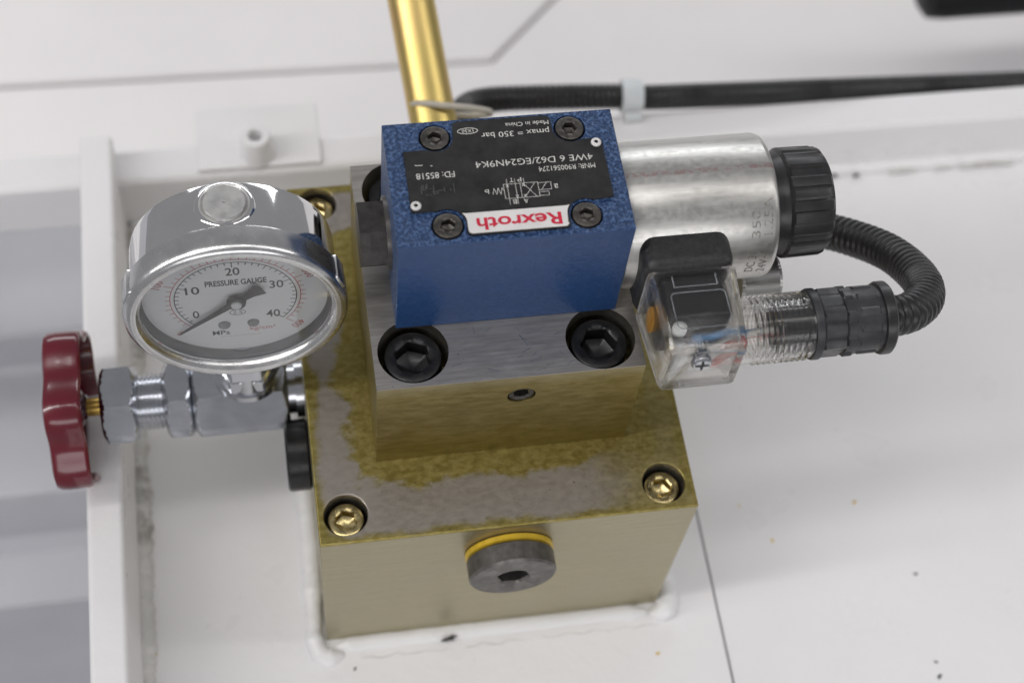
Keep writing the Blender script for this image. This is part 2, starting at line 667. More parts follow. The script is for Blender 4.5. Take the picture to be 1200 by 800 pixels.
def strokes(name, segs, w, frm, mat, parent, lift=0.06):
    """flat printed line work: each seg is a list of points"""
    bm = bmesh.new()
    for seg in segs:
        for (xa, ya), (xb, yb) in zip(seg, seg[1:]):
            d = Vector((xb - xa, yb - ya))
            L = d.length
            if L < 1e-6:
                continue
            d /= L
            nrm = Vector((-d.y, d.x)) * w / 2
            e = d * w * 0.45
            a = Vector((xa, ya)) - e
            b = Vector((xb, yb)) + e
            lf = lift + random.random() * 0.01
            bm.faces.new([bm.verts.new(frm @ Vector((p.x, p.y, lf))) for p in (a - nrm, b - nrm, b + nrm, a + nrm)])
    return finish(bm, name, mat, parent, 0, recalc=False)


def arc(r, a0, a1, n=40):
    return [(r * math.cos(math.radians(a0 + (a1 - a0) * i / n)), r * math.sin(math.radians(a0 + (a1 - a0) * i / n)))
            for i in range(n + 1)]


def socket_screw(name, frm, r, h, af, depth, mat, parent, phase=0.3, knurl=True):
    """cap screw head, its outer face at local z = 0, with a hexagon socket"""
    bm = bmesh.new()
    kn = (lambda a: r * (1 + 0.012 * math.cos(36 * a))) if knurl else circ(r)
    n = 72
    ch = r * 0.10
    hx = hexa(af, phase)
    ci = af / 2 / math.cos(math.pi / 6) * 1.03
    loft(bm, [(kn, -h), (kn, -ch * 1.4), (r - ch * 0.35, -ch * 0.35), (r - ch * 1.2, 0), (ci, 0),
              (clip(hx, ci * 0.995), -af * 0.05), (hx, -depth), (0, -depth - af * 0.28)], frm, n, True, False)
    return finish(bm, name, mat, parent, 32)


def hex_nut(name, frm, af, h, mat, parent, phase=0.0, bore=0.0, chamfer=True, n=96):
    hx = hexa(af, phase)
    rc = af / 2 / math.cos(math.pi / 6)
    f = 0.90
    if chamfer:
        rings = [(af / 2 * f, 0)] + [(clip(hx, af / 2 * f + (rc - af / 2 * f) * k / 5), 0.35 * k / 5 * (rc - af / 2 * f) * 1.7)
                                     for k in range(1, 6)]
        tp = [(r, h - z) for r, z in reversed(rings)]
        rings = rings + tp
    else:
        rings = [(hx, 0), (hx, h)]
    return lofted(name, rings, frm, mat, parent, n, smooth=28)


def thread(name, frm, r, length, pitch, mat, parent, depth=None, n=40):
    depth = depth or pitch * 0.5
    bm = bmesh.new()
    k = int(length / pitch * 8)
    prev = None
    for i in range(k + 1):
        cur = []
        for j in range(n):
            a = TAU * j / n
            h = length * i / k
            ph = (h / pitch - j / n) % 1.0
            rr = r - depth * (0.5 + 0.5 * math.cos(TAU * ph))
            cur.append(bm.verts.new(frm @ Vector((rr * math.cos(a), rr * math.sin(a), h))))
        if prev:
            for j in range(n):
                bm.faces.new((prev[j], prev[(j + 1) % n], cur[(j + 1) % n], cur[j]))
        else:
            bm.faces.new(cur)
        prev = cur
    bm.faces.new(prev)
    return finish(bm, name, mat, parent, 60)


# ------------------------------------------------------------------ the setting: white machine frame
base = box('base_plate', -129.5, 83, -420, 150, -8, 0, 'white', None, 0.6)
structure(base)
# right hand sheet, a hair lower, butted against the first with a dark seam
rp = structure(box('side_plate', 83.9, 700, -420, 150, -8.5, -0.8, 'white', None, 0.6))
structure(box('seam_backing', 70, 100, -420, 119, -14, -9.2, 'gap', None, 0.2))


def lumpy_bead(name, pts, r0, jitter, mat, parent, n=12, squash=1.0):
    bm = bmesh.new()
    p = spline(pts, 1.3)
    rad = []
    v = 0
    for i in range(len(p)):
        v = v * 0.86 + random.uniform(-1, 1) * 0.3
        en = min(1.0, 0.35 + min(i, len(p) - 1 - i) / 7.0)
        rad.append(max(0.3, en * r0 * (1 + jitter * v + 0.03 * math.sin(i * 0.55))))
    sweep(bm, p, rad, n)
    return finish(bm, name, mat, parent, 80)


rail = box('frame_rail', -520, 700, 120.5, 137.5, -0.5, 30, 'white', base, 3.2, 4)
lumpy_bead('rail_weld', [(-129, 119.5, 1), (-60, 119, 1), (30, 119.3, 1), (90, 119.4, 0.6), (700, 119.2, 0.2)], 3.0, 0.25, 'weld', base)
for x0, x1, yy in ((186, 189, 114.4), (176, 179, 115.2), (203, 216, 115.2), (224, 232, 115.2), (236, 262, 115.0)):
    bm = bmesh.new()
    sweep(bm, spline([(x0, yy, 1.2), ((x0 + x1) / 2, yy + 0.5, 2.0), (x1, yy + 0.2, 1.5)], 0.7), 0.7, 6)
    finish(bm, 'rail_grime', 'marker' if x1 < 190 else 'grime', base)
fin = box('upright_fin', -143.2, -130.3, -420, 134, -60, 45, 'white', base, 2.0, 4)
lumpy_bead('fin_weld', [(-129.5, -200, 1), (-129.2, -60, 1.5), (-129.4, 40, 1.5), (-129.0, 118, 2)], 3.8, 0.55, 'grime', base)
tab = box('mounting_tab', -98, -48, 122.2, 153, 30.05, 32.2, 'white', base, 0.7, 2)
lofted('tab_boss', [(7.6, 0), (6.6, 3), (6.2, 11.2), (5.6, 12), (3.1, 12), (2.9, 11.4), (2.9, 4), (0, 4)], FZ((-74, 129.0, 32.0)), 'white', base, 32, True, False)
# painted weld around the foot of the block
lumpy_bead('block_weld', [(-66.8, 60, 2), (-67.5, 10, 2.5), (-67, -30, 2.0), (-68, -58, 1.6), (-68.5, -70, 1.0), (-65, -76, -0.6), (-58, -75.5, -1.2)], 4.0, 0.42, 'weld', base, 14)
lumpy_bead('block_weld', [(-62, -72, -1.4), (-30, -72, -1.3), (10, -72, -1.4), (40, -72, -1.3), (57, -73, -0.2)], 3.4, 0.06, 'weld', base, 14)
lumpy_bead('block_weld', [(57, -74, 0.3), (62, -73.5, 1.2), (65, -68, 1.5), (64.5, -55, 1.2), (64, -20, 1)], 4.2, 0.4, 'weld', base, 14)
# crack line in the paint in front of the weld and a marker scrawl
crk = [(-52 + i * 3.2, -78.2 + 0.5 * math.sin(i * 1.9) + random.uniform(-0.3, 0.3)) for i in range(36)]
strokes('paint_crack', [crk[0:11], crk[12:20], crk[21:36]], 0.28, FZ((0, 0, 0)), 'grime', base, 0.05)
bm = bmesh.new()
sweep(bm, [(-22.5, -75.6, 1.9), (-20.5, -75.4, 2.2), (-18.5, -74.8, 2.5), (-16.5, -74.6, 2.6)], [0.4, 0.7, 0.8, 0.3], 6)
sweep(bm, [(-21.5, -74.9, 2.4), (-19.2, -75.4, 2.1), (-17.8, -75.6, 2.0)], [0.2, 0.5, 0.3], 6)
finish(bm, 'marker_scrawl', 'marker', base)

# stray flecks of paint and dirt on the plates
for u_, v_, r_, mt in ((1001, 588, 0.75, 'ring_yellow'), (905, 633, 0.65, 'ring_yellow'), (771, 765, 0.7, 'ring_yellow'), (1073, 672, 0.7, 'marker'),
                       (1097, 775, 0.6, 'marker'), (1101, 792, 0.9, 'marker'), (868, 478, 0.4, 'grime'), (980, 503, 0.4, 'grime'), (1102, 598, 0.4, 'grime'),
                       (182, 766, 0.6, 'ring_yellow'), (281, 700, 0.4, 'grime'), (416, 783, 0.6, 'marker'), (866, 592, 0.4, 'ring_yellow')):
    on_right = u_ > 845
    zz = -0.8 if on_right else 0.0
    q_ = U(u_, v_, z=zz)
    k_ = random.uniform(0, 6)
    lofted('paint_fleck', [(lambda a, r_=r_, k_=k_: r_ * (1 + 0.35 * math.sin(2 * a + k_) + 0.2 * math.sin(3 * a)), 0.02), (r_ * 0.5, 0.14)], FZ((q_.x, q_.y, zz)), mt, rp if on_right else base, 12)

# ---- things beyond and below the frame
ZP = -150
a, b, c = U(-200, 107, z=ZP), U(575, 70, z=ZP), U(660, -15, z=ZP)
d0 = c + (c - b) * 3
up = structure(prism('upper_panel', [(a.x - 200, a.y + 2), (b.x, b.y), (d0.x, d0.y), (d0.x, 1300), (a.x - 200, 1300)], ZP - 6, ZP, FZ((0, 0, 0)), 'panel', None, 1.0))
g = 3.2
lowpts = [(a.x - 200, a.y + 2 - g), (b.x + 0.4 * g, b.y - g), (d0.x + g, d0.y - 0.4 * g), (d0.x + g, 1300), (1100, 1300), (1100, 252), (a.x - 200, 262)]
lp = structure(prism('lower_panel', lowpts, ZP - 6, ZP - 0.2, FZ((0, 0, 0)), 'panel', None, 0.6))
structure(box('panel_backing', a.x - 210, 1090, 275, 1290, ZP - 16, ZP - 9, 'gap', None, 0.5))
# grey lower framework seen left of the upright fin: a stepped profile running along x
yA, yB, yC = U(50, 388, z=-175).y, U(50, 578, z=-205).y, U(50, 705, z=-265).y
prof = [(900, -175), (yA + 1, -175), (yA - 1, -178), (yA - 4, -203), (yA - 8, -205), (yB + 6, -205), (yB + 1, -206), (yB - 1, -211), (yB - 2, -252),
        (yB - 8, -263), (yC + 4, -265), (yC, -267), (yC - 1, -274), (yC - 1, -420), (-260, -430), (-260, -450), (900, -450)]
bm = bmesh.new()
va = [bm.verts.new((-900, y, z)) for y, z in prof]
vb = [bm.verts.new((300, y, z)) for y, z in prof]
for i in range(len(prof)):
    j = (i + 1) % len(prof)
    bm.faces.new((va[i], va[j], vb[j], vb[i]))
bm.faces.new(va)
bm.faces.new(list(reversed(vb)))
structure(finish(bm, 'lower_frame', 'frame_grey', None, 25))

bx = U(1150, 2, z=-60)
blk = lofted('rubber_bar', [(0, 0), (9, 0), (14, 4), (15, 12), (15, 160), (0, 160)], FX((U(1082, 0, z=-60).x, bx.y + 9, -60)), 'void_black', None, 32, False, False)
tag(blk, 'black rounded rubber bar lying past the rail at the pale panel', 'bar')

# ------------------------------------------------------------------ manifold block
BX0, BX1, BY0, BY1, BZ = -64.2, 60.1, -69.8, 68.2, 92.0
mb = thing('manifold_block', 'large yellow zinc steel manifold block welded onto the white plate', 'block', None, (-2, -1, 0))


def under(o, parent):
    """parent while keeping world coordinates"""
    o.parent = parent
    o.matrix_parent_inverse = parent.matrix_basis.inverted()
    return o


body = box('block_body', BX0, BX1, BY0, BY1, 0, BZ, 'zinc_block', None, 0)
holes = [(-55.0, -60.0), (50.0, -60.4), (-54.0, 60.4), (50.0, 60.0)]
cs = [lofted('cutter', [(7.1, -14), (7.1, 4)], FZ((x, y, BZ)), 'gap', None, 48) for x, y in holes]
cut(body, cs, 0.45, [(x, y, 7.3, BZ - 0.5) for x, y in holes], 'bore')
under(body, mb)
for i, (x, y) in enumerate(holes):
    s = socket_screw('screw', FZ((x, y, BZ - 4.2)), 5.9, 8, 6.2, 4.2, 'gold_screw', None, 0.2 + i * 0.4)
    under(s, mb)
    lofted('washer', [(6.9, -1.0), (6.9, 0)], FZ((x, y, BZ - 12.4)), 'black_oxide', s)
# front plug with a yellow seal
fz = 71.5
pl = lofted('plug', [(13.6, 2.4), (14.7, 3.2), (14.7, 9.2), (14.0, 10.0), (6.0, 10.0), (hexa(9.6, 0.4), 9.3), (hexa(9.4, 0.4), 3.5), (0, 2.5)],
            FY((-1.7, BY0, fz)), 'black_fitting', None, 72, True, False, 32)
under(pl, mb)
lofted('seal_ring', [(13.9, 0.05), (14.9, 0.5), (14.9, 1.9), (13.9, 2.4)], FY((-1.7, BY0, fz)), 'ring_yellow', pl, 64)
pl = lofted('plug', [(11.6, 0.05), (12.6, 1.0), (12.6, 7.6), (11.8, 8.4), (5.4, 8.4), (hexa(8.4, 0.1), 7.8), (hexa(8.2, 0.1), 3.0), (0, 2.0)],
            frame((0, -1, 0), (0, 0, 1), (-1, 0, 0), (BX0, -21, 58)), 'black_oxide', None, 72, True, False, 32)
under(pl, mb)

# ------------------------------------------------------------------ sandwich block on the manifold
SX0, SX1, SY0, SY1, SZ0, SZ1 = -43.3, 39.8, -42.3, 40.2, 92.05, 142.4
sb = thing('adapter_block', 'smaller bare steel block bolted between the blue valve and the manifold', 'block', None, (-2, -1, SZ0))
body = box('block_body', SX0, SX1, SY0, SY1, SZ0, SZ1, 'sandwich', None, 0)
holes = [(-30.9, -30.2), (27.3, -31.4), (-29.6, 29.5), (26.0, 29.5)]
cs = [lofted('cutter', [(10.9, -18), (10.9, 4)], FZ((x, y, SZ1)), 'gap', None, 64) for x, y in holes]
cs.append(lofted('cutter', [(4.5, -6), (4.5, 3)], FY((1.9, SY0, 129.9)), 'gap', None, 40))
cut(body, cs, 0.45, [(x, y, 11.1, SZ1 - 0.5) for x, y in holes], 'bore')
under(body, sb)
for i, (x, y) in enumerate(holes):
    s = socket_screw('screw', FZ((x, y, SZ1 - 3.4)), 9.0, 14, 10.2, 6.4, 'black_oxide', None, 0.15 + 0.35 * i)
    under(s, sb)
s = lofted('set_screw', [(4.3, -3), (4.3, -0.9), (3.9, -0.5), (3.0, -0.5), (hexa(4.6, 0.2), -0.9), (hexa(4.5, 0.2), -3.6), (0, -4.2)],
           FY((1.9, SY0, 129.9)), 'grey_oxide', None, 48, True, False)
under(s, sb)

sg = []
for i in range(26):
    x, y, a_ = random.uniform(-20, 36), random.uniform(-41, -23), random.choice((0.5, -0.6, 1.9, 0.15)) + random.uniform(-0.3, 0.3)
    l_ = random.uniform(1.0, 4.5)
    e_ = (x + l_ * math.cos(a_), y + l_ * math.sin(a_))
    if all(math.hypot(px_ - hx_, py_ - hy_) > 11.6 for px_, py_ in ((x, y), e_) for hx_, hy_ in holes) and -41.5 < e_[1] < -22.2:
        sg.append([(x, y), e_])
under(strokes('scratch_marks', sg, 0.12, FZ((0, 0, SZ1)), 'zinc_bright', None, 0.01), sb)

# ------------------------------------------------------------------ blue directional valve
VX0, VX1, VY0, VY1, VZ0, VZ1 = -35.3, 33.8, -21.7, 21.6, 142.45, 188.2
dv = thing('solenoid_valve', 'blue directional valve with black nameplate and bare metal solenoid coil', 'valve', None, (0, 0, VZ0))
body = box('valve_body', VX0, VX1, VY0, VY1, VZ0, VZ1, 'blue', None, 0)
cs = [lofted('cutter', [(4.75, -9), (4.75, 3)], FZ((sx * 20.25, sy * 15.5, VZ1)), 'gap', None, 48) for sx in (-1, 1) for sy in (-1, 1)]
cut(body, cs, 0.9)
under(body, dv)
for i, (sx, sy) in enumerate(((-1, 1), (1, 1), (-1, -1), (1, -1))):
    s = socket_screw('screw', FZ((sx * 20.25, sy * 15.5, VZ1 + 0.25)), 4.3, 7, 4.0, 2.6, 'grey_oxide', None, 0.1 + i * 0.33)
    under(s, dv)

# nameplate: outline with scallops round the screws
def scallop(cx, cy, r, a0, a1, n=8):
    return [(cx + r * math.cos(math.radians(a0 + (a1 - a0) * i / n)), cy + r * math.sin(math.radians(a0 + (a1 - a0) * i / n))) for i in range(n + 1)]


out = [(-30.2, 10.9), (-24.4, 11.1)]
out += scallop(-20.25, 15.5, 5.5, 236, 372)
out += [(-14.6, 18.9)] + scallop(-12.9, 18.8, 1.7, 180, 90, 4) + [(13.2, 20.5)] + scallop(13.2, 18.9, 1.6, 90, 0, 4)
out += scallop(20.25, 15.5, 5.5, 168, 306)
out += [(25.5, 10.9), (28.2, 10.8)] + scallop(28.2, 10.0, 0.8, 90, 0, 3)
out += scallop(28.4, -9.6, 0.8, 0, -90, 3) + [(24.5, -10.6)]
out += scallop(20.25, -15.5, 5.5, 58, 170, 8)
out += [(15.0, -18.4)] + scallop(13.6, -18.4, 1.4, 0, -90, 4) + scallop(-13.6, -18.4, 1.4, 270, 180, 4)
out += scallop(-20.25, -15.5, 5.5, 10, 118, 8)
out += [(-24.0, -10.5)] + scallop(-29.4, -9.8, 0.8, 270, 180, 3)
np_ = prism('nameplate', out, VZ1 + 0.02, VZ1 + 0.55, FZ((0, 0, 0)), 'label_black', None, 0.12)
under(np_, dv)
zt = VZ1 + 0.55
lab = [(14.7, -12.2)] + [p for p in scallop(20.25, -15.5, 5.75, 143, 170, 4)] + [(14.3, -18.3)] + scallop(13.4, -18.0, 1.2, 0, -90, 4) + \
      scallop(-13.4, -18.0, 1.2, 270, 180, 4) + scallop(-20.25, -15.5, 5.75, 10, 37, 4) + [(-14.7, -12.2)]
wl = prism('brand_label', lab, 0.01, 0.10, FZ((0, 0, zt)), 'label_white', np_)


def RV(x, y):       # printing reads from the far side: turned half round
    return frame((-1, 0, 0), (0, -1, 0), (0, 0, 1), (x, y, zt))


text('lettering', 'Rexroth', RV(12.7, -14.15), 24.7, 4.25, 'print_red', np_, 0.022, lift=0.14)
text('lettering', '4WE 6 D62/EG24N9K4', RV(25.4, 5.4), 35.0, 2.2, 'print_white', np_, -0.004)
text('lettering', 'MNR: R900561274', RV(25.5, 2.0), 16.8, 1.75, 'print_white', np_, -0.002)
text('lettering', 'pmax = 350 bar', RV(13.9, 16.2), 20.4, 2.6, 'print_white', np_, 0.0)
text('lettering', 'Made in China', RV(14.2, 18.6), 13.0, 1.5, 'print_white', np_, 0.0)
text('lettering', 'FD: 85518', RV(-16.1, 2.8), 11.2, 2.1, 'print_white', np_, 0.0)
text('lettering', '1X50', RV(-8.6, 17.3), 3.4, 1.2, 'print_white', np_, 0.0)
el = [(math.cos(TAU * i / 28) * 3.0, math.sin(TAU * i / 28) * 1.05) for i in range(29)]
strokes('approval_mark', [el], 0.22, RV(-10.3, 16.7), 'print_white', np_)
strokes('lettering', [[(-26.5, 5.6), (-25.0, 5.6)], [(-27.2, 5.7), (-26.8, 5.7)], [(-22.7, 5.2), (-22.2, 5.2)]], 0.22, FZ((0, 0, zt)), 'print_white', np_)
# worn data-matrix print next to the date code
fm = []
for i in range(16):
    x = -26.3 + 10 * random.random()
    y = -5.4 + 3.2 * random.random()
    if random.random() < 0.5:
        fm.append([(x, y), (x + random.uniform(0.6, 2.0), y)])
    else:
        fm.append([(x, y), (x, y + random.uniform(0.5, 1.8))])
fm += [[(-16.9, -4.8), (-16.9, -1.6)], [(-26.4, -4.6), (-26.4, -2.2)]]
strokes('worn_print', fm, 0.20, FZ((0, 0, zt)), 'print_faint', np_)
# hydraulic symbol
sy = []
x0, xm, x1, ya, yb = 7.6, 2.4, -2.5, -3.3, -8.3
sy += [[(x0, ya), (x1, ya), (x1, yb), (x0, yb), (x0, ya)], [(xm, ya), (xm, yb)]]
sy += [[(3.3, -3.4), (6.7, -8.2)], [(6.7, -3.4), (3.3, -8.2)]]
for ex, ey, dx, dy in ((3.3, -8.2, 0.0, 1), (3.3, -3.4, 0, -1), (1.0, -8.2, 0, 1), (-1.4, -3.4, 0, -1)):
    sy.append([(ex - 0.35, ey + dy * 0.9), (ex, ey), (ex + 0.35, ey + dy * 0.9), (ex - 0.1, ey + dy * 0.8)])
sy += [[(1.0, -1.6), (1.0, -10.4)], [(-1.4, -1.6), (-1.4, -10.4)], [(3.6, -1.7), (3.6, -3.3)]]
sy += [[(7.6, -3.6), (11.4, -3.6), (11.4, -6.1), (7.6, -6.1)], [(8.4, -6.1), (10.2, -3.6)], [(7.6, -6.8), (10.4, -6.8), (10.4, -8.1), (7.6, -8.1)]]
sy += [[(-2.5, -5.6), (-3.0, -4.4), (-3.6, -6.6), (-4.2, -4.4), (-4.8, -6.6), (-5.4, -4.4), (-6.0, -6.6)]]
strokes('circuit_symbol', sy, 0.14, FZ((0, 0, zt)), 'print_white', np_)
for ch, x, y in (('a', 13.4, -4.4), ('b', -7.0, -4.6), ('A', 3.9, -8.8), ('B', 0.6, -8.8), ('P', 3.0, -1.2), ('T', 0.7, -1.2)):
    text('lettering', ch, RV(x, y), 1.2, 1.5, 'print_white', np_, 0.0)
for x, y in ((27.2, 9.2), (-28.6, -8.4)):
    lofted('rivet', [(1.55, 0.0), (1.5, 0.35), (0.9, 0.75), (0.62, 0.6), (0.62, 0.05), (0, 0.05)], FZ((x, y, zt)), 'label_white', np_, 28, True, False)
    lofted('rivet_core', [(0.6, 0), (0.6, 0.35), (0, 0.36)], FZ((x, y, zt)), 'void_black', np_, 16)

# left end plug
hp = lofted('end_plug', [(11.4, 0.0), (11.4, 1.3), (10.4, 1.5)], frame((0, -1, 0), (0, 0, 1), (-1, 0, 0), (VX0, 0, 163)), 'black_fitting', None, 48)
under(hp, dv)
hex_nut('plug_hexagon', frame((0, -1, 0), (0, 0, 1), (-1, 0, 0), (VX0 - 1.4, 0, 163)), 19.0, 7.8, 'plug_dark', hp, math.pi / 2, chamfer=False)

# solenoid coil and its cap nut
CZ, CR = 162.0, 22.6
co = lofted('coil', [(19, 0.02), (21.9, 0.02), (22.2, 0.5), (22.2, 1.5), (CR, 2.2), (CR, 45.2), (22.1, 46.6), (21.0, 47.3), (15.5, 47.3)],
            FX((VX1, 0, CZ)), 'coil', None, 128)
under(co, dv)
for body_, x, a0, w in (('1.25A', 78.4, 118, 11.5), ('350', 74.6, 127, 8.5), ('24V~', 78.0, 164, 9.0), ('DC 30', 74.2, 160, 10.0)):
    t = text('lettering', body_, Matrix.Identity(4), w, 2.7, 'stamp', co, 0.0)
    for v in t.data.vertices:              # wrap the stamp round the coil
        u_, h_ = v.co.x / MM, v.co.y / MM
        ang = math.radians(a0) + (w - u_) / CR
        v.co = Vector((x + h_ * -1.0, math.cos(ang) * (CR + 0.06), 0)) * MM
        v.co.z = (CZ + math.sin(ang) * (CR + 0.06)) * MM


def fluted(r, nfl=14, dep=0.75):
    def fn(a):
        t = (a * nfl / TAU) % 1.0
        s = min(1, max(0, (abs(t - 0.5) - 0.24) / 0.05))
        return r - dep * (1 - s)
    return fn


cp = lofted('coil_nut', [(15.4, 0.02), (15.6, 0.4), (15.6, 3.2), (16.1, 4.2), (16.3, 5.2), (17.3, 6.0), (fluted(17.4), 6.6), (fluted(17.2), 17.2), (fluted(16.6), 18.6),
                         (15.2, 19.6), (11.5, 19.7), (11.0, 18.9), (0, 18.9)], FX((VX1 + 47.3, 0, CZ)), 'black_plastic', None, 224, True, False, 30)
under(cp, dv)
# knurled steel collar below the coil
bm = bmesh.new()
frm = FX((76.0, -12.5, 138.0))
prev = None
for i in range(15):
    cur = []
    for j in range(72):
        k = 7.2 + 0.28 * math.cos(math.pi * (i + j)) if 0 < i < 14 else 6.8
        aa = TAU * j / 72
        cur.append(bm.verts.new(frm @ Vector((k * math.cos(aa), k * math.sin(aa), i * 0.95))))
    if prev:
        for j in range(72):
            bm.faces.new((prev[j], prev[(j + 1) % 72], cur[(j + 1) % 72], cur[j]))
    else:
        bm.faces.new(cur)
    prev = cur
bm.faces.new(prev)
kn = finish(bm, 'knurled_collar', 'satin_disc', None, 20)
under(kn, dv)

# ------------------------------------------------------------------ cable plug on the coil
cpg = thing('cable_plug', 'clear plastic cable plug with black collar on the side of the coil', 'plug', None, (51, -30, 150))
px0, px1, pz0, pz1 = 37.3, 65.0, 148.5, 176.0
blackp = box('collar', px0, px1, -29.2, -13.5, pz0 - 0.5, pz1 + 0.3, 'black_rubbed', None, 4.2, 5)
under(blackp, cpg)


def rrect(hx_, hz_, r, n=6):
    pts = []
    for cx, cz, a0 in ((hx_ - r, hz_ - r, 0), (-hx_ + r, hz_ - r, 90), (-hx_ + r, -hz_ + r, 180), (hx_ - r, -hz_ + r, 270)):
        for i in range(n + 1):
            t = math.radians(a0 + 90 * i / n)
            pts.append((cx + r * math.cos(t), cz + r * math.sin(t)))
    return pts


def shell(name, secs, mat, parent, close_end=True):
    """secs: (y, centre x, centre z, half x, half z, corner radius) in order"""
    bm = bmesh.new()
    prev = None
    for y, cx, cz, hx_, hz_, r in secs:
        cur = [bm.verts.new((cx + a_, y, cz + b_)) for a_, b_ in rrect(hx_, hz_, r)]
        if prev:
            for i in range(len(cur)):
                j = (i + 1) % len(cur)
                bm.faces.new((prev[i], prev[j], cur[j], cur[i]))
        else:
            first = cur
        prev = cur
    # ring back to the first section so that the wall has thickness
    for i in range(len(prev)):
        j = (i + 1) % len(prev)
        bm.faces.new((prev[i], prev[j], first[j], first[i]))
    return finish(bm, name, mat, parent, 35)


cx, cz = 51.4, 162.2
hs = shell('housing', [
    (-29.3, cx - 0.3, cz, 13.4, 13.4, 2.0), (-31.0, cx - 0.3, cz, 13.4, 13.4, 2.0),
    (-54.0, cx, cz - 0.3, 11.9, 11.8, 1.8), (-55.6, cx, cz - 0.3, 11.2, 11.1, 1.6),
    (-55.7, cx, cz - 0.3, 10.2, 10.1, 1.4),
    (-52.4, cx, cz - 0.3, 4.2, 4.2, 2.0), (-52.4, cx, cz - 0.3, 2.4, 2.4, 1.6),      # funnel to the screw
    (-50.6, cx, cz - 0.3, 2.4, 2.4, 1.6), (-50.6, cx, cz - 0.3, 4.2, 4.2, 2.0),
    (-53.4, cx, cz - 0.3, 9.6, 9.5, 1.0), (-52.0, cx, cz - 0.3, 10.3, 10.2, 1.0),
    (-31.0, cx - 0.3, cz, 11.7, 11.7, 1.4), (-29.3, cx - 0.3, cz, 11.7, 11.7, 1.4)], 'clear', None)
under(hs, cpg)
ins = box('terminal_insert', 42.0, 61.2, -43.5, -29.4, 152.0, 172.0, 'black_plastic', None, 1.2)
under(ins, cpg)
for x in (45.6, 56.4):
    box('terminal', x - 1.8, x + 1.8, -47.2, -43.6, 156.5, 160.5, 'zinc_bright', ins, 0.5)
lofted('terminal_button', [(2.2, 0), (2.2, 1.4), (1.6, 2.0)], FZ((45.0, -45.6, 168.2)), 'nylon', ins, 24)
pst = lofted('screw_post', [(1.3, 0), (1.3, 9.8)], FY((cx, -43.5, cz - 0.3)), 'zinc_bright', None, 20)
under(pst, cpg)
scw = lofted('screw', [(3.1, 0), (3.1, 1.2), (2.6, 1.8), (0, 2.0)], FY((cx, -52.6, cz - 0.3)), 'zinc_bright', None, 32)
under(scw, cpg)
strokes('screw_slot', [[(-1.9, 0), (1.9, 0)], [(0, -1.9), (0, 1.9)]], 0.7, FY((cx, -54.55, cz - 0.3)), 'void_black', scw, 0.15)
gs = lofted('gasket', [(2.6, 0), (3.0, 0.4), (3.0, 1.2)], frame((0, -1.0, 0), (0, 0, 2.0), (-1, 0, 0), (40.3, -38.0, 163)), 'orange', None, 32)
under(gs, cpg)
for nm, pts in (('wire_blue', [(50, -46, 163), (55, -47.5, 166), (60, -46, 165), (66, -44.5, 161), (76, -43.5, 160), (88, -43, 160)]),
                ('wire_red', [(54, -46, 154), (57.5, -48.5, 154), (61.5, -46.5, 156), (68, -44, 158.5), (88, -43, 158.5)]),
                ('print_white', [(48, -45, 157), (50, -48.5, 159), (57, -48, 159.5), (64, -45, 160.5), (88, -43.5, 161.5)])):
    bm = bmesh.new()
    sweep(bm, spline(pts, 0.8), 1.05, 10)
    w = finish(bm, 'wire', nm, None)
    under(w, cpg)
rim = rrect(8.2, 6.2, 1.6, 4)
fr = frame((1, 0, 0), (0, 1, -0.065), (0, 0, 1), (cx, -42.5, 174.55))
o = strokes('moulded_frame', [rim + rim[:1], [(-6.5, 8.2), (6.5, 8.2), (6.5, 12)], [(-6.5, 8.2), (-6.5, 12)]], 0.28, fr, 'zinc_bright', None, 0.12)
under(o, cpg)
# clear threaded neck: hollow
NY, NZ = -43.2, 160.2
bm = bmesh.new()
frm = FX((63.0, NY, NZ))
prof_ = [(10.0, 0), (10.2, 2.0)]
h = 5.0
while h < 22.0:
    prof_ += [(9.9, h), (10.55, h + 0.45), (10.55, h + 0.85), (9.9, h + 1.3)]
    h += 1.75
prof_ += [(9.9, 23.2), (8.4, 23.2), (8.4, 0.2)]
loft(bm, prof_ + [prof_[0]], frm, 56, False, False)
nk = finish(bm, 'threaded_neck', 'clear', None, 40)
under(nk, cpg)

# ------------------------------------------------------------------ corrugated conduit with its gland
cdt = thing('corrugated_conduit', 'black corrugated conduit looping from the clear plug behind the valve to the rail', 'conduit', None, (113, -41, 160))
gl = lofted('gland', [(8.0, -10), (8.2, 0.0), (10.6, 0.2), (10.9, 0.8), (10.9, 2.4), (10.2, 3.0), (hexa(19.0, 0.25), 3.4), (hexa(19.0, 0.25), 9.6), (9.6, 9.9)],
            FX((86.3, NY + 0.2, NZ)), 'gland_plastic', None, 72)
under(gl, cdt)


def ribbed(r, k=8, dep=0.7):
    def fn(a):
        t = (a * k / TAU) % 1.0
        return r + (dep if abs(t - 0.5) < 0.2 else 0)
    return fn


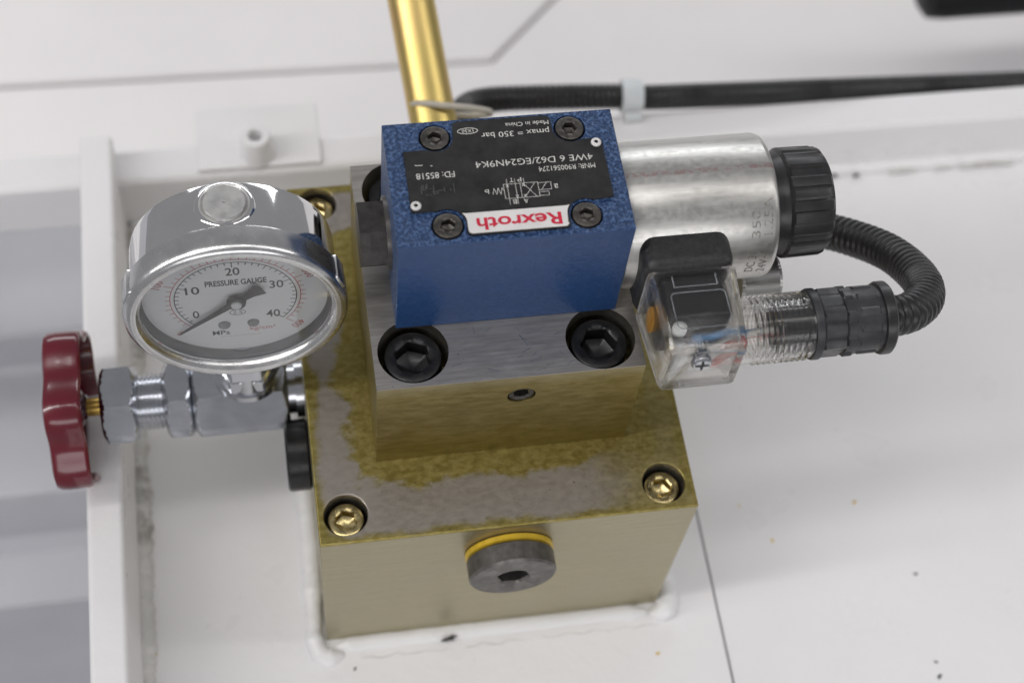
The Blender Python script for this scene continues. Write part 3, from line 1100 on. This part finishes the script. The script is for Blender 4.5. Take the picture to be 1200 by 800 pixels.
lofted('gland_sleeve', [(9.2, 9.7), (10.2, 10.0), (ribbed(10.0), 10.4), (ribbed(10.0), 12.6), (10.0, 12.9), (10.0, 14.0), (ribbed(10.1, 12, 0.4), 14.4), (ribbed(10.1, 12, 0.4), 20.0), (10.0, 20.4), (10.0, 22.0)],
       FX((86.3, NY + 0.2, NZ)), 'gland_plastic', gl, 96, smooth=25)
lofted('gland_ring', [(9.6, 21.6), (10.9, 22.0), (11.2, 22.6), (11.2, 24.8), (10.6, 25.4), (6.4, 25.4)], FX((86.3, NY + 0.2, NZ)), 'black_plastic', gl, 64)
path = [(105, -43.0, 160.2), (112, -42.9, 160), (121, -40.5, 157.5), (129.5, -33, 152), (133.5, -21, 144), (131, -5, 134), (122.5, 9, 124), (110, 21, 115),
        (88, 38, 106), (62, 54, 97), (38, 66, 88), (22, 80, 78), (12, 100, 68), (9, 120, 57), (13, 135, 45), (24, 142.5, 38.5),
        (45, 143.5, 36.5), (77, 141.5, 36.3), (92, 141.0, 34.5), (180, 142.5, 28), (262, 144.5, 21), (400, 147, 12)]
STEP = 0.43
pp = spline(path, STEP)
rad = []
for i in range(len(pp)):
    s_ = i * STEP
    ph = (s_ / 2.6) % 1.0
    base_r = 6.3 if s_ < 250 else 5.5
    rad.append(base_r if ph < 0.55 else base_r - 0.75 * math.sin((ph - 0.55) / 0.45 * math.pi) ** 0.7)
bm = bmesh.new()
sweep(bm, pp, rad, 20)
hz = finish(bm, 'hose', 'black_plastic', None, 50)
under(hz, cdt)

# ------------------------------------------------------------------ pressure gauge (local: face towards -y, origin at bezel centre)
TILT = math.radians(-4)
G0 = Vector((-82.9, -13.5, 143.6))
pg = thing('pressure_gauge', 'round chrome pressure gauge with white dial above the red handwheel valve', 'gauge', None, G0, (TILT, 0, 0))
FYL = FY((0, 0, 0))                                   # local z = towards the viewer


def glathe(name, rings, mat, parent=pg, n=128, c0=False, c1=False, smooth=35):
    return lofted(name, rings, FYL, mat, parent, n, c0, c1, smooth)


L = 29.5
case = glathe('case', [(0, -L), (26, -L), (29.5, -L + 0.6), (31.2, -L + 2.2), (31.6, -L + 4.5), (31.6, -9.2)], 'chrome')
bez = glathe('bezel', [(31.5, -10.0), (33.2, -9.8), (34.0, -9.0), (34.1, -3.0), (33.7, -1.4), (32.8, -0.4), (31.6, 0.0), (30.2, -0.3), (29.4, -1.2), (29.0, -2.2), (29.0, -3.4)], 'satin_ring')
wall = glathe('dial_surround', [(29.0, -3.3), (28.8, -7.9), (27.9, -8.1)], 'dial_wall')
dial = glathe('dial', [(0, -8.0), (28.2, -8.0), (28.2, -8.6)], 'dial', c1=True)
glass = glathe('glass', [(0, -4.1), (28.9, -4.1), (28.9, -2.7), (0, -2.7)], 'glass', smooth=20)
DF = FY((0, 8.0, 0))
# scale: 0 at 222 deg, full at -42 deg
A0, A1 = 222.0, -42.0
tk = [arc(18.6, A0, A1)]
for i in range(41):
    a_ = math.radians(A0 + (A1 - A0) * i / 40)
    r1 = 16.2 if i % 10 == 0 else (16.8 if i % 5 == 0 else 17.4)
    tk.append([(18.6 * math.cos(a_), 18.6 * math.sin(a_)), (r1 * math.cos(a_), r1 * math.sin(a_))])
strokes('scale_black', tk, 0.30, DF, 'dial_black', dial, 0.05)
tk = [arc(19.9, A0, A1)]
for i in range(41):
    a_ = math.radians(A0 + (A1 - A0) * i / 40)
    r1 = 22.8 if i % 10 == 0 else (22.0 if i % 5 == 0 else 21.3)
    tk.append([(19.9 * math.cos(a_), 19.9 * math.sin(a_)), (r1 * math.cos(a_), r1 * math.sin(a_))])
strokes('scale_red', tk, 0.24, DF, 'dial_red', dial, 0.05)
for s_, i in (('0', 0), ('10', 10), ('20', 20), ('30', 30), ('40', 40)):
    a_ = math.radians(A0 + (A1 - A0) * i / 40)
    rr = 13.9 if i in (10, 20, 30) else 14.6
    a_ = math.radians(209) if i == 0 else a_
    text('numeral', s_, DF @ Matrix.Translation((rr * math.cos(a_), rr * math.sin(a_), 0)), 2.0 if s_ == '0' else 4.3, 3.9, 'dial_black', dial, 0.012, 'C', 0.05)
for s_, i in (('0', 0), ('100', 10), ('200', 20), ('300', 30), ('400', 40)):
    a_ = math.radians(A0 + (A1 - A0) * i / 40)
    rot = Matrix.Rotation(a_ - math.pi / 2, 4, 'Z')
    text('numeral', s_, DF @ Matrix.Translation((24.8 * math.cos(a_), 24.8 * math.sin(a_), 0)) @ rot, 1.4 if s_ == '0' else 4.4, 2.7, 'dial_red', dial, 0.0, 'C', 0.05)
text('lettering', 'PRESSURE GAUGE', DF @ Matrix.Translation((0.6, 8.4, 0)), 18.6, 2.9, 'dial_black', dial, 0.03, 'C', 0.05)
text('lettering', 'MPa', DF @ Matrix.Translation((-5.9, -18.2, 0)), 5.4, 2.4, 'dial_black', dial, 0.01, 'C', 0.05)
text('lettering', 'kg/cm\u00b2', DF @ Matrix.Translation((7.2, -17.4, 0)), 8.0, 2.7, 'dial_red', dial, 0.0, 'C', 0.05)
text('lettering', '2.5', DF @ Matrix.Translation((0, -7.6, 0)), 2.9, 1.6, 'dial_black', dial, 0.0, 'C', 0.05)
strokes('accuracy_ring', [[(2.4 * math.cos(TAU * i / 24), -7.6 + 1.5 * math.sin(TAU * i / 24)) for i in range(25)]], 0.22, DF, 'dial_black', dial, 0.05)
strokes('maker_line', [[(-6 + i * 0.9, -20.6 + 0.35 * (i % 2)), (-5.5 + i * 0.9, -20.6)] for i in range(14)], 0.16, DF, 'dial_wall', dial, 0.05)
for x in (-4.6, 4.4):
    lofted('dial_rivet', [(1.9, 0), (1.7, 0.6), (0.9, 1.0), (0, 1.05)], DF @ Matrix.Translation((x, -13.9, 0)), 'dial_wall', dial, 24, False, False)
# pointer
ang = math.radians(218.5)
pm = DF @ Matrix.Rotation(ang, 4, 'Z')
pt = prism('pointer', [(24.0, 0.0), (23.6, 0.25), (10, 0.85), (2.9, 1.15), (1.6, 2.6), (-1.6, 2.6), (-3.2, 1.2), (-6.0, 1.5), (-9.6, 2.9), (-10.2, 0), (-9.6, -2.9), (-6.0, -1.5), (-3.2, -1.2), (-1.6, -2.6), (1.6, -2.6), (2.9, -1.15), (10, -0.85), (23.6, -0.25)],
           1.5, 1.9, pm, 'dial_black', pg)
lofted('pointer_hub', [(2.9, 1.2), (2.9, 2.4), (2.6, 2.7), (0, 2.7)], DF, 'dial_black', pt, 32, False, False)
lofted('hub_cap', [(1.7, 2.7), (1.5, 3.3), (0.5, 3.5), (0, 3.2)], DF, 'nylon', pt, 24, False, False)
# filler plug on top of the case
fp = lofted('filler_plug', [(8.2, -1.6), (8.0, 0.3), (7.2, 0.5), (6.7, 0.2), (6.5, 0.9), (6.2, 1.2), (0.6, 1.2), (0.45, 0.9), (0, 0.8)], FZ((-0.3, 19.4, 31.1)), 'satin_disc', pg, 64, False, False)
lofted('plug_rim', [(9.6, -1.9), (8.9, -0.2), (8.3, 0.4), (7.6, 0.5), (7.0, 0.1)], FZ((-0.3, 19.4, 31.1)), 'chrome', fp, 64, False, False)
# two bayonet lugs on the bezel
for a_ in (158, 20):
    q_ = math.radians(a_)
    bm = bmesh.new()
    boxbm(bm, -1.2, 1.2, -3.2, 3.2, -4.5, 4.5, 0.8)
    bmesh.ops.transform(bm, matrix=DF @ Matrix.Translation((33.4 * math.cos(q_), 33.4 * math.sin(q_), 2.2)) @ Matrix.Rotation(q_, 4, 'Z'), verts=bm.verts)
    finish(bm, 'bezel_lug', 'satin_ring', bez)
# stem
lofted('stem', [(6.6, 0), (6.6, 12), (hexa(17, 0.5), 12.2), (hexa(17, 0.5), 22.0), (8.0, 22.4), (8.0, 32)], FZ((0, 15.2, -60)), 'zinc_bright', pg, 48)

# ------------------------------------------------------------------ gauge shut-off valve with red handwheel
VYA, VZA = 1.0, 66.5
gv = thing('gauge_valve', 'bright zinc needle valve with dark red handwheel screwed into the manifold', 'valve', None, (-85, VYA, VZA))


def VXF(x):
    return FX((x, VYA, VZA))


ph = math.pi / 2            # flats lie up and down
bd = hex_nut('valve_body', VXF(-102.4), 27.0, 32.6, 'zinc_bright', None, ph)
under(bd, gv)
bo = lofted('body_boss', [(11.5, 0), (11.5, 3.0), (9.5, 3.4), (9.5, 9)], FZ((-82.9, VYA + 0.6, VZA + 13.3)), 'zinc_bright', None, 40)
under(bo, gv)
hx2 = hex_nut('gauge_nut', FZ((-82.9, VYA + 0.6, VZA + 16.2)), 20.0, 9.0, 'zinc_bright', None, 0.5)
under(hx2, gv)
ad = lofted('adapter', [(9.0, 0), (9.0, 2.5), (10.4, 2.6), (10.4, 5.4)], VXF(-69.9), 'zinc_bright', None, 40)
under(ad, gv)
o = hex_nut('lock_nut', VXF(-112.2), 26.0, 9.6, 'zinc_bright', None, ph)
under(o, gv)
o = thread('bonnet_thread', VXF(-121.6), 9.9, 10.0, 1.5, 'zinc_bright', None, 0.7)
under(o, gv)
o = hex_nut('packing_nut', VXF(-133.6), 26.0, 12.2, 'zinc_bright', None, ph)
under(o, gv)
o = lofted('spindle', [(3.2, 0), (3.2, 16), (2.9, 16.2)], VXF(-149.0), 'brass', None, 28)
under(o, gv)


def lobes(r, dep=1.7, k=6, ph_=2.09):
    def fn(a):
        c_ = 0.5 + 0.5 * math.cos(k * (a - ph_))
        return r - dep * 2 * (1 - c_) ** 1.15
    return fn


def lob(off, k=1.0):
    return lobes(29.6 - off, 2.3 * k)


hw = lofted('handwheel', [(0, 0), (16, 0), (lob(3.2), 0.3), (lob(1.0), 1.0), (lob(0.2), 2.6), (lob(0.0), 5.0), (lob(0.15), 11.7), (lob(0.8), 12.7), (lob(1.6), 13.0),
                          (lob(2.3), 12.5), (lob(2.5), 11.0), (lob(3.4), 3.2), (7.2, 2.8), (6.4, 9.8), (5.6, 10.4), (0, 10.4)], VXF(-150.6), 'red_plastic', None, 144, False, False, 40)
under(hw, gv)
lofted('wheel_boss', [(4.6, 0), (4.6, 1.2), (4.0, 1.6)], VXF(-140.3), 'zinc_bright', hw, 28)

# ------------------------------------------------------------------ gold pipe behind the valve and cable ties
pd = (Vector((-11.5, 140, 106.5)) - Vector((-7.5, 101.1, 85.9))).normalized()
p1 = Vector((-7.0, 101.1, 85.9))
p0 = p1 - pd * 31
p2 = p1 + pd * 260
pth = [Vector((-3.5, 68.6, 66)), Vector((-3.6, 72, 67))] + [p0 + pd * 8 + (p2 - p0 - pd * 8) * (i / 14) for i in range(15)]
bm = bmesh.new()
sweep(bm, pth, 8.9, 48)
pipe = finish(bm, 'hydraulic_pipe', 'pipe', None, 60)
tag(pipe, 'gold coloured steel pipe rising behind the blue valve', 'pipe')

bm = bmesh.new()
lp_ = []
c0 = p1 + pd * 1.5
ux = Vector((1, 0, 0.05)).normalized()
uy = pd.cross(ux).normalized()
for i in range(49):
    t = TAU * i / 48
    lp_.append(c0 + ux * (11.0 * math.cos(t) + 3.5 + (1.5 if math.cos(t) > 0 else 0) * math.cos(t) * 5) + uy * (10.6 * math.sin(t)) + pd * (-3.0 * math.cos(t)))
sweep(bm, lp_, 1.25, 10, False)
tie = finish(bm, 'cable_tie', 'nylon_clear', None, 60)
tag(tie, 'translucent nylon tie looped around the gold pipe', 'cable tie')
ct = Vector((84.5, 141, 36.1))
bm = bmesh.new()
loft(bm, [(6.6, -4.6), (7.3, -4.2), (7.3, 4.2), (6.6, 4.6), (5.9, 4.6), (5.9, -4.6), (6.6, -4.6)], AX((1, -0.06, -0.02), ct), 40, False, False)
boxbm(bm, 80.5, 88.5, 131, 136.5, 29.6, 34.5, 1.2)
tie2 = finish(bm, 'cable_clip', 'nylon', None, 40)
tag(tie2, 'wide white nylon clip holding the black conduit to the rail', 'clip')
